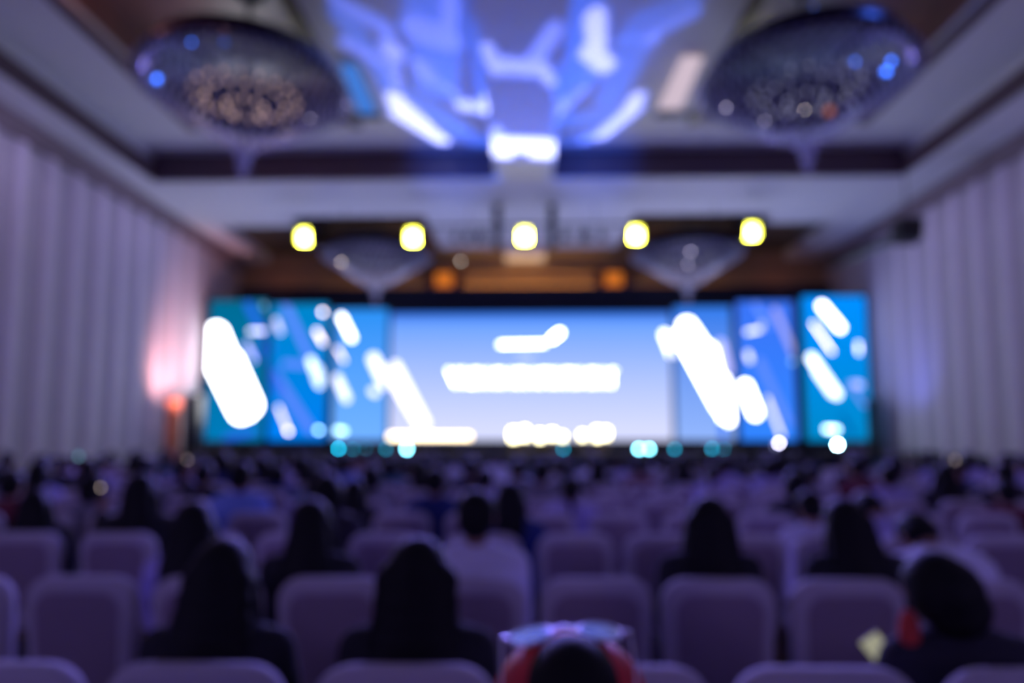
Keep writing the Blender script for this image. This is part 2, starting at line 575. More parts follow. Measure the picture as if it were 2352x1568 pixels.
WH = (0.92, 0.94, 1.0)
LV = (0.42, 0.44, 1.0)
PK = (1.0, 0.84, 0.92)
SKY = (0.30, 0.62, 1.0)
DB = (0.02, 0.17, 0.95)
MB_ = (0.13, 0.28, 1.15)
CAPS = [  # first point, last point (pixels), core radius, colour, strength
    ((570, 700), (622, 800), 10, DB, .9), ((655, 700), (735, 870), 9, MB_, 1.0), ((632, 860), (712, 985), 10, MB_, .9),
    ((580, 990), (520, 1005), 8, DB, .9), ((600, 800), (640, 900), 9, DB, .9), ((655, 835), (700, 838), 8, MB_, 1.0),
    ((496, 768), (566, 938), 27, WH, 9), ((492, 790), (492, 840), 20, WH, 9), ((505, 845), (554, 943), 27, WH, 9), ((530, 830), (575, 930), 26, WH, 9), ((566, 790), (583, 826), 5, LV, 2.2),
    ((575, 760), (612, 760), 4, (0.7, 0.7, 1), 3.2), ((634, 735), (644, 762), 5, (0.6, 0.6, 1), 2.2), ((605, 700), (608, 705), 4, SKY, 1.0),
    ((741, 716), (742, 717), 4, PK, 9), ((727, 760), (742, 787), 4, PK, 4.2), ((784, 728), (808, 776), 7, WH, 6),
    ((774, 800), (790, 828), 3, PK, 3.4), ((714, 828), (734, 882), 8, (.6, .75, 1), 3.2), ((728, 850), (732, 870), 12, (.6, .75, 1), 2.2),
    ((774, 868), (796, 915), 9, (.7, .75, 1), 2.4), ((858, 824), (884, 880), 13, (.66, .66, 1), 3.0), ((890, 850), (966, 972), 12, (.8, .76, 1), 3.0),
    ((908, 840), (976, 972), 11, (.8, .78, 1), 2.6), ((856, 898), (862, 902), 8, (.7, .7, 1), 2.6),
    ((640, 935), (660, 985), 3, PK, 3.0), ((661, 988), (663, 991), 4, PK, 7), ((731, 987), (734, 988), 4, SKY, 10), ((775, 988), (790, 990), 5, (.5, .85, 1), 5),
    # right wing
    ((1527, 768), (1545, 812), 10, WH, 5), ((1578, 750), (1612, 800), 20, WH, 7), ((1590, 790), (1672, 955), 20, WH, 9), ((1560, 770), (1650, 935), 12, WH, 9),
    ((1632, 800), (1672, 900), 12, WH, 6), ((1655, 790), (1670, 850), 12, LV, 1.6), ((1660, 975), (1662, 1000), 8, DB, 1.0),
    ((1712, 888), (1735, 948), 14, WH, 8), ((1716, 762), (1748, 756), 4, (.72, .72, 1), 3.2), ((1748, 756), (1752, 740), 4, LV, 2.0), ((1718, 812), (1722, 826), 6, (.7, .7, 1), 2.4),
    ((1735, 700), (1765, 750), 6, MB_, 1.2), ((1780, 712), (1832, 830), 7, LV, 1.0), ((1745, 830), (1810, 970), 9, MB_, 1.0), ((1762, 915), (1795, 1000), 4, (.72, .68, 1), 2.4), ((1820, 830), (1830, 834), 5, SKY, 1.6),
    ((1888, 702), (1930, 752), 9, WH, 7), ((1867, 742), (1912, 808), 2, PK, 7), ((1864, 822), (1922, 905), 10, (.8, .9, 1), 3.6), ((1880, 850), (1915, 900), 12, (.8, .9, 1), 3),
    ((1972, 790), (1973, 808), 4, (.62, .62, 1), 5), ((1962, 882), (1976, 884), 7, LV, 1.8), ((1950, 880), (1985, 930), 4, (.2, .3, 1), 1.0), ((1898, 985), (1922, 986), 5, (.6, .9, 1), 6),
    ((1935, 955), (1960, 1000), 6, (0, .22, .7), .7),
]


def glyphs():
    """white caption on the centre screen, out of focus in the photograph: plain strokes only"""
    out = []
    out += [((1150, 791), (1250, 789), 4.5, WH, 8), ((1190, 815), (1225, 815), 1.5, WH, 1.6), ((1268, 778), (1286, 764), 6, WH, 14)]
    x = 1030
    i = 0
    while x < 1412:
        wd = (16, 13, 18, 12, 15)[i % 5]
        if x < 1070:
            out.append(((x, 850), (x + 16, 884), 3, WH, 9))
        else:
            out.append(((x, 851), (x, 885), 3, WH, 9))
            if i % 3 != 1:
                out.append(((x, (851, 868, 885)[i % 3]), (x + wd - 5, (851, 868, 885)[(i * 2) % 3]), 2.4, WH, 7))
        x += wd + 3
        i += 1
    return out


def screen(name, pxl, pxr, pyt, Y, bg, label, caps):
    L, Rr = atY(pxl, 900, Y), atY(pxr, 900, Y)
    T = atY((pxl + pxr) / 2, pyt, Y).z
    B = atY((pxl + pxr) / 2, 1011, Y).z
    r = empty(name, ((L.x + Rr.x) / 2, Y, B))
    ox = (L.x + Rr.x) / 2
    mb = MB()
    x0, x1, z0, z1 = L.x - ox, Rr.x - ox, 0, T - B
    mb.box((x0, 0.01, z0), (x1, .06, z1), bg)
    y = 0.006
    for c in caps:
        p, q = atY(*c[0], Y), atY(*c[1], Y)
        rr = c[2] / FPX * Y
        poly = capsule((p.x - ox, p.z - B), (q.x - ox, q.z - B), rr)
        poly = clip(poly, x0 + .02, x1 - .02, z0 + .02, z1 - .02)
        if len(poly) < 3:
            continue
        y -= 0.0012
        mb.add([(a, y, b) for a, b in poly], [tuple(range(len(poly)))], scol(c[3], c[4]))
    mb.build('picture', None, r)
    f = MB()
    e = .05
    f.box((x0 - e, -.02 + .03, z1), (x1 + e, .10, z1 + e))
    f.box((x0 - e, .01, z0 - e), (x1 + e, .10, z0))
    f.box((x0 - e, .01, z0), (x0, .10, z1))
    f.box((x1, .01, z0), (x1 + e, .10, z1))
    f.box((x0, .065, z0), (x1, .12, z1))
    f.build('frame', M['blackm'], r)
    for sx in (x0 + .25, x1 - .25):
        MB().box((sx - .04, .07, 1.18 - B), (sx + .04, .13, z0 - e)).build('stand', M['blackm'], r)
    return tag(r, label, 'screen', 'screens across the stage')


TEAL = grad('teal_background', (0.0, 0.20, 0.50), (0.0, 0.15, 0.30), 1.0)
BLUE2 = grad('blue_background', (0.0, 0.20, 0.85), (0.0, 0.22, 0.55), 1.1)
BLUE3 = grad('sky_background', (0.16, 0.42, 1.0), (0.02, 0.26, 0.85), 1.1)
BLUE3b = grad('sky_background', (0.30, 0.48, 1.0), (0.03, 0.20, 0.85), 1.0)
CEN = grad('pale_centre_background', (0.74, 0.78, 1.12), (0.17, 0.40, 1.10), 0.95, 0.08)
_cr = [n for n in CEN.node_tree.nodes if n.type == 'VALTORGB'][0].color_ramp
_cr.elements[1].position = 0.90
_e = _cr.elements.new(0.99)
_e.color = (0.03, 0.18, 0.85, 1)
BLUE4 = grad('blue_background', (0.03, 0.22, 0.95), (0.04, 0.16, 0.85), 1.1)
BLUE5 = grad('cyan_background', (0.0, 0.23, 0.55), (0.0, 0.26, 0.95), 1.1)
screen('led_screen', 467, 606, 690, 20.5, TEAL, 'narrow teal screen at the far left with a huge white slanted bar', CAPS)
screen('led_screen', 617, 749, 698, 20.9, BLUE2, 'narrow blue screen with slanted blue stripes, second from the left', CAPS)
screen('led_screen', 765, 888, 710, 21.4, BLUE3, 'sky blue screen with a white slanted bar near its top, left of the centre screen', CAPS)
screen('led_screen', 896, 1543, 718, 22.1, CEN, 'wide pale blue centre screen with two lines of white caption', CAPS + glyphs())
screen('led_screen', 1552, 1684, 704, 21.4, BLUE3b, 'narrow screen just right of the centre screen, filled by a broad white slanted bar', CAPS)
screen('led_screen', 1698, 1828, 692, 20.9, BLUE4, 'narrow violet blue screen with pale curves, right of the thin dark pole', CAPS)
screen('led_screen', 1850, 1998, 680, 20.2, BLUE5, 'narrow cyan screen at the far right with round pale spots', CAPS)
p = atY(1691, 900, 20.3)
o = MB().cone((p.x, 20.3, 1.18), (p.x, 20.3, atY(1691, 700, 20.3).z), .035, .035, 10, caps=0).build('support_pole', mat('brown_pole', (.06, .045, .04), .5))
o.data.name = 'support_pole'
tag(o, 'thin dark pole standing between the screens on the right', 'pole')

# warm white lamps in front of the centre screen
Yw = 20.0
for i, (a, b, rz, s) in enumerate((((893, 1001), (1082, 1003), 7, 'warmd'),)):
    A, B = atY(*a, Yw), atY(*b, Yw)
    r = empty('light_bar', ((A.x + B.x) / 2, Yw, 1.18))
    L = (B.x - A.x) / 2
    h = A.z - 1.18
    MB().box((-L, -.05, h - .09), (L, .05, h + .07), bev=.03).build('lamp_strip', M[s], r)
    for sx in (-.8, 0, .8):
        MB().cone((sx * L, .02, 0.0), (sx * L, .02, h - .1), .02, .02, 8, caps=0).build('stand', M['blackm'], r)
    tag(r, 'long low warm white light bar in front of the left part of the centre screen', 'light')
for i, (px, pt, pb, wd) in enumerate(((1180, 985, 1012, 9), (1205, 982, 1008, 8), (1240, 990, 1012, 7), (1268, 988, 1006, 8), (1292, 996, 1010, 5),
                                      (1338, 992, 1008, 6), (1372, 983, 1010, 8), (1392, 984, 1006, 7))):
    A, B = atY(px, pt, Yw), atY(px, pb, Yw)
    r = empty('stage_lantern', (A.x, Yw, 1.18))
    rr = wd / FPX * Yw
    MB().lathe([(rr * .7, B.z - 1.18), (rr, B.z - 1.16), (rr, A.z - 1.2), (rr * .6, A.z - 1.18)], 14).build('lamp_glass', M['warmw'], r, smooth=True)
    MB().lathe([(rr * .8, 0), (rr * .8, .03), (.03, .04), (.03, B.z - 1.18)], 12).build('base', M['brass'], r)
    MB().lathe([(rr * .75, A.z - 1.18), (rr * .5, A.z - 1.15), (.01, A.z - 1.13)], 12).build('cap', M['brass'], r)
    tag(r, 'warm white glowing lantern on the stage, number %s from the left of the row' % ('one two three four five six seven eight'.split()[i]), 'lantern', 'lanterns on the stage')

# footlights on the stage edge
FOOT = [(777, 1030, 'footc', 3), (810, 1031, 'footd', 2.4), (840, 1031, 'footd', 2.4), (886, 1031, 'footd', 3), (934, 1031, 'footb', 5), (1294, 1031, 'footd', 3.4),
        (1468, 1031, 'footb', 4.5), (1491, 1031, 'footb', 4.5), (1550, 1031, 'footd', 3.6), (1636, 1030, 'footd', 3.8), (1664, 1031, 'footd', 2), (1790, 1017, 'footv', 3), (1925, 1021, 'footw', 4),
        (2050, 970, 'footd', 1.5)]
for i, (px, py, m_, r_) in enumerate(FOOT[:-1]):
    p = atY(px, py, 18.87)
    r = empty('stage_footlight', (p.x, 18.90, 1.18))
    h = p.z - 1.18
    rr = r_ / FPX * 18.87
    MB().box((-.07, 0.0, 0), (.07, .12, max(.05, h + rr + .02)), bev=.01).build('housing', M['blackm'], r)
    T = Matrix.Translation((0, -.005, h)) @ Matrix.Rotation(math.pi / 2, 4, 'X')
    MB().lathe([(rr, -.004), (rr * .9, .01), (.002, .014)], 14, T=T).build('lens', M[m_], r)
    col = {'footc': 'bright cyan', 'footb': 'pale cyan', 'footd': 'dim blue green', 'footw': 'brilliant white', 'footv': 'pale lavender'}[m_]
    tag(r, '%s footlight on the stage edge, %s from the left' % (col, ('first second third fourth fifth sixth seventh eighth ninth tenth eleventh twelfth thirteenth fourteenth'.split()[i])),
        'stage light', 'footlights along the stage edge')

# loudspeakers at the sides of the stage
for i, (x0, x1, yt, Y) in enumerate(((424, 455, 905, 19.0), (2006, 2022, 915, 19.3))):
    A, B = atY(x0, yt, Y), atY(x1, yt, Y)
    r = empty('loudspeaker', ((A.x + B.x) / 2, Y, 1.18))
    w2 = (B.x - A.x) / 2
    h = A.z - 1.18
    MB().box((-w2, 0, 0), (w2, .45, h), bev=.03).build('cabinet', M['blackm'], r)
    MB().box((-w2 * .85, -.02, .1), (w2 * .85, 0.0, h - .1), bev=.008).build('grille', M['black'], r)
    tag(r, 'tall black loudspeaker stack at the %s end of the stage' % ('left', 'right')[i], 'loudspeaker')

# lit orange drape and its uplights on the left wall
p0, p1 = atY(382, 960, 18.2), atY(412, 960, 18.2)
mb = MB()
n = 14
h = atY(395, 915, 18.2).z
vs = [(p0.x + (p1.x - p0.x) * i / n, 18.17 + .02 * math.cos(i * 2.1), z) for z in (0.0, h) for i in range(n + 1)]
fs = [(i, i + 1, n + 2 + i, n + 1 + i) for i in range(n)]
mb.add(vs, fs)
mb.box((p0.x, 18.21, 0), (p1.x, 18.25, h))
tag(mb.build('orange_banner', M['orange'], smooth=False), 'narrow tall orange banner standing by the left wall beside the stage', 'banner')
light('door_uplight', 'SPOT', (-8.6, 17.2, 2.0), (-9.85, 18.9, 4.1), 900, (1.0, 0.46, 0.44), spot_size=R(68), spot_blend=1.0, shadow_soft_size=.15)
light('door_uplight', 'SPOT', (-9.2, 16.9, 2.3), (-9.6, 18.2, 1.9), 8, (1.0, 0.45, 0.2), spot_size=R(50), spot_blend=1.0, shadow_soft_size=.1)
light('wall_blue_spot', 'SPOT', (8.4, 17.0, 1.8), (10.2, 18.4, 4.0), 170, (0.15, 0.2, 1.0), spot_size=R(75), spot_blend=1.0, shadow_soft_size=.1)

# ------------------------------------------------------------------ front of house lighting bar
LY = 17.2
ORD6 = 'first second third fourth fifth sixth'.split()
pts = [atY(px, py, LY) for px, py in ((704, 549), (951, 549), (1205, 547), (1458, 544), (1722, 537))]
bar = empty('lighting_bar', (0, LY + .25, pts[2].z + .38))
zb = pts[2].z + .38
MB().cone((pts[0].x - .6, 0, pts[0].z + .38 - zb), (pts[-1].x + .6, 0, pts[-1].z + .38 - zb), .03, .03, 10, caps=0).build('pipe', M['blackm'], bar)
for x in (-4.8, -1.5, 1.8, 4.9):
    MB().cone((x, 0, 0.02), (x, 0, HC - zb), .008, .008, 6, caps=0).build('hanging_wire', M['blackm'], bar)
tag(bar, 'thin black lighting bar hung below the cross beam', 'lighting bar')
for i, q in enumerate(pts):
    r = empty('spotlight', (q.x, LY, q.z))
    MB().box((-.138, -.105, -.138), (.138, -.085, .138), bev=.008).build('lens', M['lampy'], r)
    MB().box((-.15, -.085, -.15), (.15, .22, .15), bev=.02).build('housing', M['blackm'], r)
    mb = MB()
    for sx in (-1, 1):
        mb.box((sx * .18 - .01, .06, -.02), (sx * .18 + .01, .10, .26))
    mb.box((-.19, .06, .25), (.19, .10, .27))
    mb.box((-.02, .05, .26), (.02, .26, .37))
    mb.build('yoke', M['blackm'], r)
    mb = MB()
    mb.box((-.16, -.40, .135), (.16, -.085, .15))
    for sx in (-1, 1):
        mb.box((sx * .15 - .01, -.28, -.15), (sx * .15 + .01, -.085, .14))
    mb.build('added_hood', M['blackm'], r)  # added to keep the lens light off the ceiling
    tag(r, 'square yellow white spotlight on the lighting bar, %s from the left' % ('first', 'second', 'third', 'fourth', 'fifth')[i], 'spotlight', 'spotlights in a row above the stage')
for i, (px, hh) in enumerate(((1045, .16), (1075, .20), (1105, .24), (1300, .2), (1345, .24), (1385, .17))):
    q = atY(px, 586, LY)
    r = empty('unlit_spotlight', (q.x, LY + .25, zb))
    MB().cone((0, -.12, -.30), (0, .12, -.22), hh * .6, hh * .5, 14, caps=0).build('housing', M['blackm'], r, smooth=True)
    MB().box((-.02, -.02, -.25), (.02, .02, 0)).build('yoke', M['blackm'], r)
    tag(r, 'dark unlit spotlight under the lighting bar, %s from the left' % ORD6[i], 'spotlight', 'unlit spotlights under the lighting bar')
for i, px in enumerate((1142, 1268)):
    q = atY(px, 540, LY + .3)
    o = MB().box((-.10, 0, -.55), (.10, .12, HC - zb)).build('hanging_post', M['blackm'])
    o.location = (q.x, LY + .30, zb)
    tag(o, 'dark vertical post hanging %s of the middle spotlight' % ('left', 'right')[i], 'post')
# dark array speaker and track along the right wall
p = atY(2085, 528, 15.5)
r = empty('hanging_loudspeaker', (p.x, 15.5, p.z))
for k in range(3):
    T = Matrix.Translation((0, k * .03, .16 - k * .17)) @ Matrix.Rotation(R(-6 * k), 4, 'X')
    MB().box((-.28, -.2, -.08), (.28, .2, .08), bev=.02, T=T).build('cabinet', M['blackm'], r)
MB().cone((0, 0, .22), (0, 0, HC - p.z), .015, .015, 6, caps=0).build('hanging_wire', M['blackm'], r)
tag(r, 'dark loudspeaker hanging near the top of the right wall', 'loudspeaker')
A, B = atY(2060, 545, 15.8), atY(1905, 610, 20.0)
o = MB().tube([A, (A + B) / 2, B], .11, 8).build('ceiling_pipe', M['blackm'])
tag(o, 'dark pipe running along the top of the right wall toward the screens', 'pipe')


# ------------------------------------------------------------------ chandeliers
def crystal_ring(mb, r, z, n, h, w_, ph=0):
    for i in range(n):
        a = 2 * math.pi * (i + ph) / n
        T = Matrix.Translation((r * math.cos(a), r * math.sin(a), z)) @ Matrix.Rotation(a, 4, 'Z')
        mb.lathe([(.004, -h * .55), (w_, -h * .35), (w_, h * .35), (.004, h * .5)], 4, T=T)


def chandelier(bulb):
    r = empty('chandelier')
    MB().lathe([(1.35, .40), (1.45, .38), (1.62, .10), (1.66, .0), (1.60, -.05), (1.50, .02), (1.38, .16), (1.30, .26)], 48).build('ring', M['navym'], r, smooth=True)
    # woven crystal bowl: tiers that close in on the finial
    prof = []
    for i in range(15):
        t = i / 14
        prof.append((1.56 * (1 - t) ** 0.9 + .10, -.02 - .98 * t ** 1.15))
    mb = MB()
    for i, (rr, z) in enumerate(prof):
        crystal_ring(mb, rr, z, max(8, int(rr * 34)), .13, .026, i * .5)
    mb.build('crystal_bowl', M['crystal'], r)['kind'] = 'stuff'
    MB().lathe([(.13, -1.0), (.17, -1.08), (.09, -1.18), (.12, -1.26), (.05, -1.36), (.07, -1.42), (.01, -1.52)], 14).build('finial', M['crystal'], r, smooth=True)
    for rr, n in ((.30, 10), (.62, 16), (.82, 20)):
        for i in range(n):
            a = 2 * math.pi * i / n
            MB().ball((rr * math.cos(a), rr * math.sin(a), -.16 + (.75 - rr) * -.3), .033, 8, 6).build('bulb', bulb, r, smooth=True)
    for i in range(8):
        a = 2 * math.pi * i / 8
        MB().cone((.05 * math.cos(a), .05 * math.sin(a), .35), (1.5 * math.cos(a), 1.5 * math.sin(a), .06), .018, .014, 6, caps=0).build('spoke', M['navym'], r)
    MB().cone((0, 0, -1.0), (0, 0, 1.7), .035, .035, 10, caps=0).build('stem', M['navym'], r)
    MB().lathe([(.05, 1.45), (.25, 1.62), (.30, 1.75)], 20).build('ceiling_plate', M['navym'], r, smooth=True)
    return r


for i, (px, py, Y, z, bulb, lab) in enumerate((
        (565, 200, 10.6, 7.2, 'bulbw', 'large crystal bowl chandelier with warm lamps over the left side of the audience'),
        (1850, 215, 10.6, 7.2, 'bulbc', 'large crystal bowl chandelier with cool glints over the right side of the audience'),
        (865, 586, 20.6, 7.15, 'bulbc', 'small looking far chandelier before the left part of the stage'),
        (1578, 584, 20.6, 7.15, 'bulbc', 'small looking far chandelier before the right part of the stage'))):
    c = chandelier(M[bulb])
    q = atY(px, py, Y)
    c.location = (q.x, Y, z)
    pl_ = light('chandelier_fill', 'POINT', (0, 0, -.35), (0, 0, -1), (9, 9, 34, 34)[i], ((1.0, 0.75, 0.7), (0.55, 0.6, 1.0), (0.7, 0.7, 1.0), (0.7, 0.7, 1.0))[i], shadow_soft_size=.12)  # unseen point lamp added to brighten the crystals
    pl_.parent = c
    tag(c, lab, 'chandelier', 'crystal chandeliers')
    # crystal sparkles painted as tiny glowing balls
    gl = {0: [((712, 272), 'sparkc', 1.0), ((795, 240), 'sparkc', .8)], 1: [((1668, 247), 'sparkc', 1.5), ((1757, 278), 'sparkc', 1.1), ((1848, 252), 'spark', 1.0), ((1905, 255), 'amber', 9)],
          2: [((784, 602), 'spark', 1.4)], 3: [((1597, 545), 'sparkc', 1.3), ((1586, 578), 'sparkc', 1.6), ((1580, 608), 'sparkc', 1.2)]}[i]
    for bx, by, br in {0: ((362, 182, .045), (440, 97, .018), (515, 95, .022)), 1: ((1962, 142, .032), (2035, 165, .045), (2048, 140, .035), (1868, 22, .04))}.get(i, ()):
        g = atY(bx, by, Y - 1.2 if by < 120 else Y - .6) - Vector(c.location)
        MB().ball(g, br, 10, 8).build('blue_glint', M['blueglint'], c, smooth=True)  # blue reflections on the chandelier, painted as glowing balls
    for (gx, gy), m_, s_ in gl:
        g = atY(gx, gy, Y - .9) - Vector(c.location)
        MB().ball(g, .0075 * s_ * (Y / 20) * 1.6, 8, 6).build('crystal_sparkle', M[m_], c, smooth=True)
g = atY(1058, 600, 20.5)
r = empty('lone_sparkle', g)  # crystal sparkle painted as a glowing ball on an added wire
MB().ball((0, 0, 0), .016, 10, 6).build('bulb', M['spark'], r, smooth=True)
MB().cone((0, 0, .02), (0, 0, HC + .3 - g.z), .01, .01, 6, caps=0).build('hanging_wire', M['blackm'], r)
tag(r, 'crystal sparkle painted as glow above the centre screen, left of the middle spotlight', 'lamp')


light('recess_warm_fill', 'POINT', (-6.7, 9.0, 8.6), (0, 0, 0), 26, (1.0, 0.42, 0.36), shadow_soft_size=.2)  # unseen point lamps added to tint the deep recesses
light('recess_blue_fill', 'POINT', (5.6, 9.4, 8.7), (0, 0, 0), 20, (0.05, 0.15, 1.0), shadow_soft_size=.2)  # added lamp standing in for blue reflections in the right recess
light('recess_warm_fill', 'POINT', (7.4, 9.0, 8.2), (0, 0, 0), 6, (1.0, 0.5, 0.45), shadow_soft_size=.2)
# ------------------------------------------------------------------ projected pattern (a gobo in a real spotlight)
GP = Vector((-.06, 18.4, 1.75))
GT = Vector((-.06, 11.8, 8.0))


def gobo(caps, power, col):
    o = light('pattern_projector', 'SPOT', GP, GT, power, (1, 1, 1), spot_size=R(80), spot_blend=0.02, shadow_soft_size=0.0)
    d = o.data
    d.use_nodes = True
    nt = d.node_tree
    em = [n for n in nt.nodes if n.type == 'EMISSION'][0]
    inv = o.rotation_euler.to_matrix().transposed()

    def uv(p):
        v = inv @ (p - GP)
        return Vector((v.x / -v.z, v.y / -v.z))
    tc = nt.nodes.new('ShaderNodeTexCoord')
    sp = nt.nodes.new('ShaderNodeSeparateXYZ')
    nt.links.new(tc.outputs['Normal'], sp.inputs[0])

    def mth(op, a, b=None, c=None):
        n = nt.nodes.new('ShaderNodeMath')
        n.operation = op
        for k, v in enumerate((a, b, c)):
            if v is None:
                continue
            if isinstance(v, (int, float)):
                n.inputs[k].default_value = v
            else:
                nt.links.new(v, n.inputs[k])
        return n.outputs[0]
    az = mth('ABSOLUTE', sp.outputs['Z'])
    U = mth('DIVIDE', sp.outputs['X'], az)
    V = mth('DIVIDE', sp.outputs['Y'], az)
    tot = None
    for (a, b, r, z, s) in caps:
        A, B = uv(atZ(*a, z)), uv(atZ(*b, z))
        A2 = uv(atZ(a[0] + r, a[1], z))
        rr = max(0.004, (A2 - A).length) * (1.6 if s > .4 else 1.2)
        dv = B - A
        L2 = max(dv.length_squared, 1e-8)
        pu, pv = mth('SUBTRACT', U, A.x), mth('SUBTRACT', V, A.y)
        t = mth('ADD', mth('MULTIPLY', pu, dv.x / L2), mth('MULTIPLY', pv, dv.y / L2))
        t = mth('MINIMUM', mth('MAXIMUM', t, 0.0), 1.0)
        eu, ev = mth('SUBTRACT', pu, mth('MULTIPLY', t, dv.x)), mth('SUBTRACT', pv, mth('MULTIPLY', t, dv.y))
        dd = mth('SQRT', mth('ADD', mth('MULTIPLY', eu, eu), mth('MULTIPLY', ev, ev)))
        m = mth('MINIMUM', mth('MAXIMUM', mth('DIVIDE', mth('SUBTRACT', rr * 1.25, dd), rr * .5), 0.0), 1.0)
        m = mth('MULTIPLY', m, s)
        tot = m if tot is None else mth('MAXIMUM', tot, m)
    cr = nt.nodes.new('ShaderNodeValToRGB')
    el = cr.color_ramp.elements
    el[0].position, el[0].color = 0.0, (0, 0, 0, 1)
    el[1].position, el[1].color = 1.0, (0.62, 0.66, 1.0, 1)
    for p_, c_ in ((0.10, (0.0, 0.01, 0.10, 1)), (0.30, (0.002, 0.065, 0.50, 1)), (0.6, (0.11, 0.16, 0.80, 1))):
        e = el.new(p_)
        e.color = c_
    nt.links.new(tot, cr.inputs[0])
    nt.links.new(cr.outputs[0], em.inputs[0])
    return o


HB = HC
GC = [
    ((1150, 332), (1250, 336), 20, HB, 1.0), ((1142, 348), (1160, 352), 14, HB, 1.0), ((1235, 352), (1258, 352), 14, HB, 1.0), ((1140, 300), (1142, 320), 8, HB, .7),
    ((1118, 112), (1140, 160), 12, HB, .72), ((1145, 150), (1240, 158), 15, HB, .70), ((1225, 140), (1272, 72), 13, HB, .62), ((1240, 150), (1266, 188), 10, HB, .72),
    ((908, 228), (925, 252), 15, HR, .95), ((918, 262), (1015, 322), 15, HR, .9), ((935, 250), (990, 300), 12, HR, .9), ((903, 140), (912, 215), 9, HR, .55),
    ((782, 8), (880, 62), 15, HR, .48), ((800, 102), (880, 145), 13, HR, .5), ((880, 60), (905, 118), 12, HR, .5), ((900, 115), (903, 120), 17, HR, .68),
    ((1035, 0), (1030, 60), 14, HR, .56), ((965, 70), (1025, 90), 26, HR, .54), ((965, 150), (985, 180), 14, HR, .54), ((1010, 190), (1065, 235), 7, HR, .5), ((1062, 242), (1108, 248), 12, HR, .78),
    ((1465, 222), (1440, 262), 12, HR, .78), ((1455, 250), (1380, 312), 14, HR, .74), ((1360, 315), (1345, 322), 10, HR, .48), ((1292, 246), (1340, 205), 7, HR, .55), ((1286, 243), (1292, 247), 12, HR, .6),
    ((1366, 40), (1370, 120), 18, HR, .86), ((1355, 120), (1390, 150), 18, HR, .84), ((1495, 80), (1592, 30), 10, HR, .42), ((1495, 85), (1498, 90), 12, HR, .5), ((1430, 88), (1490, 90), 13, HR, .33),
    # blue field round the petals
    ((790, 40), (900, 200), 26, HR, .29), ((900, 200), (1060, 300), 30, HR, .24), ((1000, 20), (1000, 200), 60, HR, .27), ((1330, 20), (1340, 180), 46, HR, .27),
    ((1480, 60), (1400, 230), 40, HR, .23), ((1090, 60), (1110, 260), 12, HR, .24), ((1300, 40), (1296, 220), 16, HR, .28), ((1420, 260), (1300, 280), 24, HR, .20),
    ((1060, 350), (1120, 372), 26, HC + .3, .18), ((1300, 370), (1360, 350), 26, HC + .3, .14), ((1510, 30), (1590, 0), 20, HR, .24),
]
gobo(GC, 11000, None)
for sx in (-1, 1):  # unseen blue spots added behind the camera to tint the bay's far face
    light('unseen_blue_fill', 'SPOT', (-.06, -2.5, 2.6), (-.06 + sx * 1.7, 15.7, 8.05), 15000, (0.01, 0.12, 1.0), spot_size=R(8), spot_blend=1.0, shadow_soft_size=.05)
light('blue_ceiling_wash', 'SPOT', (-.06, 17.6, 1.5), (-.06, 12.0, 8.0), 2300, (0.01, 0.10, 1.0), spot_size=R(38), spot_blend=1.0, shadow_soft_size=.05)
# ------------------------------------------------------------------ chairs
def rrect(w_top, w_bot, z0, z1, rt, inset, n=6):
    pts = []
    wt, wb = w_top / 2 - inset, w_bot / 2 - inset
    zt, zb = z1 - inset, z0 + inset
    r_ = max(.01, rt - inset)
    rb = max(.01, .03 - inset)
    for cx, cz, r0, a0 in ((wt - r_, zt - r_, r_, 0), (-wt + r_, zt - r_, r_, 90), (-wb + rb, zb + rb, rb, 180), (wb - rb, zb + rb, rb, 270)):
        for i in range(n + 1):
            t = R(a0 + 90 * i / n)
            pts.append((cx + r0 * math.cos(t), cz + r0 * math.sin(t)))
    return pts


def slab(w_top, w_bot, z0, z1, rt, th, bev, lean=0.0, n=6):
    rings = []
    for k in range(5):
        t = math.pi / 2 * k / 4
        rings.append((bev * (1 - math.sin(t)), -th / 2 + bev * (1 - math.cos(t))))
    for k in range(5):
        t = math.pi / 2 * k / 4
        rings.append((bev * (1 - math.cos(t)), th / 2 - bev * (1 - math.sin(t))))
    return [[(x, y - lean * (z - z0), z) for x, z in rrect(w_top, w_bot, z0, z1, rt, ins, n)] for ins, y in rings]


CW = 0.43


def make_chair():
    r = empty('banquet_chair')
    b = MB().loft(slab(CW, CW - .03, .47, .95, .095, .085, .038, .10)).build('backrest', M['chair'], r, smooth=True)
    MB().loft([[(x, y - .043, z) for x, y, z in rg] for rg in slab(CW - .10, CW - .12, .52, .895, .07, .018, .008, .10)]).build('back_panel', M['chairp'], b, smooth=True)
    T = Matrix.Translation((0, .27, .42)) @ Matrix.Rotation(math.pi / 2, 4, 'X') @ Matrix.Translation((0, -.0, 0))
    MB().box((-CW / 2, .05, .375), (CW / 2, .50, .455), bev=.03).build('seat', M['chair'], r, smooth=True)
    fr = MB()
    for sx in (-1, 1):
        fr.box((sx * .19 - .012, .0, .35), (sx * .19 + .012, .48, .375))
        fr.cone((sx * .185, .005, .36), (sx * .185, -.0, .50), .012, .012, 8, caps=0)
    fr.box((-.19, .46, .35), (.19, .48, .375))
    fr.box((-.19, 0, .35), (.19, .02, .375))
    fr.build('seat_frame', M['brass'], r)
    for sx in (-1, 1):
        for y0, y1 in ((.02, -.06), (.45, .47)):
            MB().cone((sx * .18, y0, .36), (sx * .19, y1, 0.0), .013, .011, 8, caps=0).build('leg', M['brass'], r)
    return r


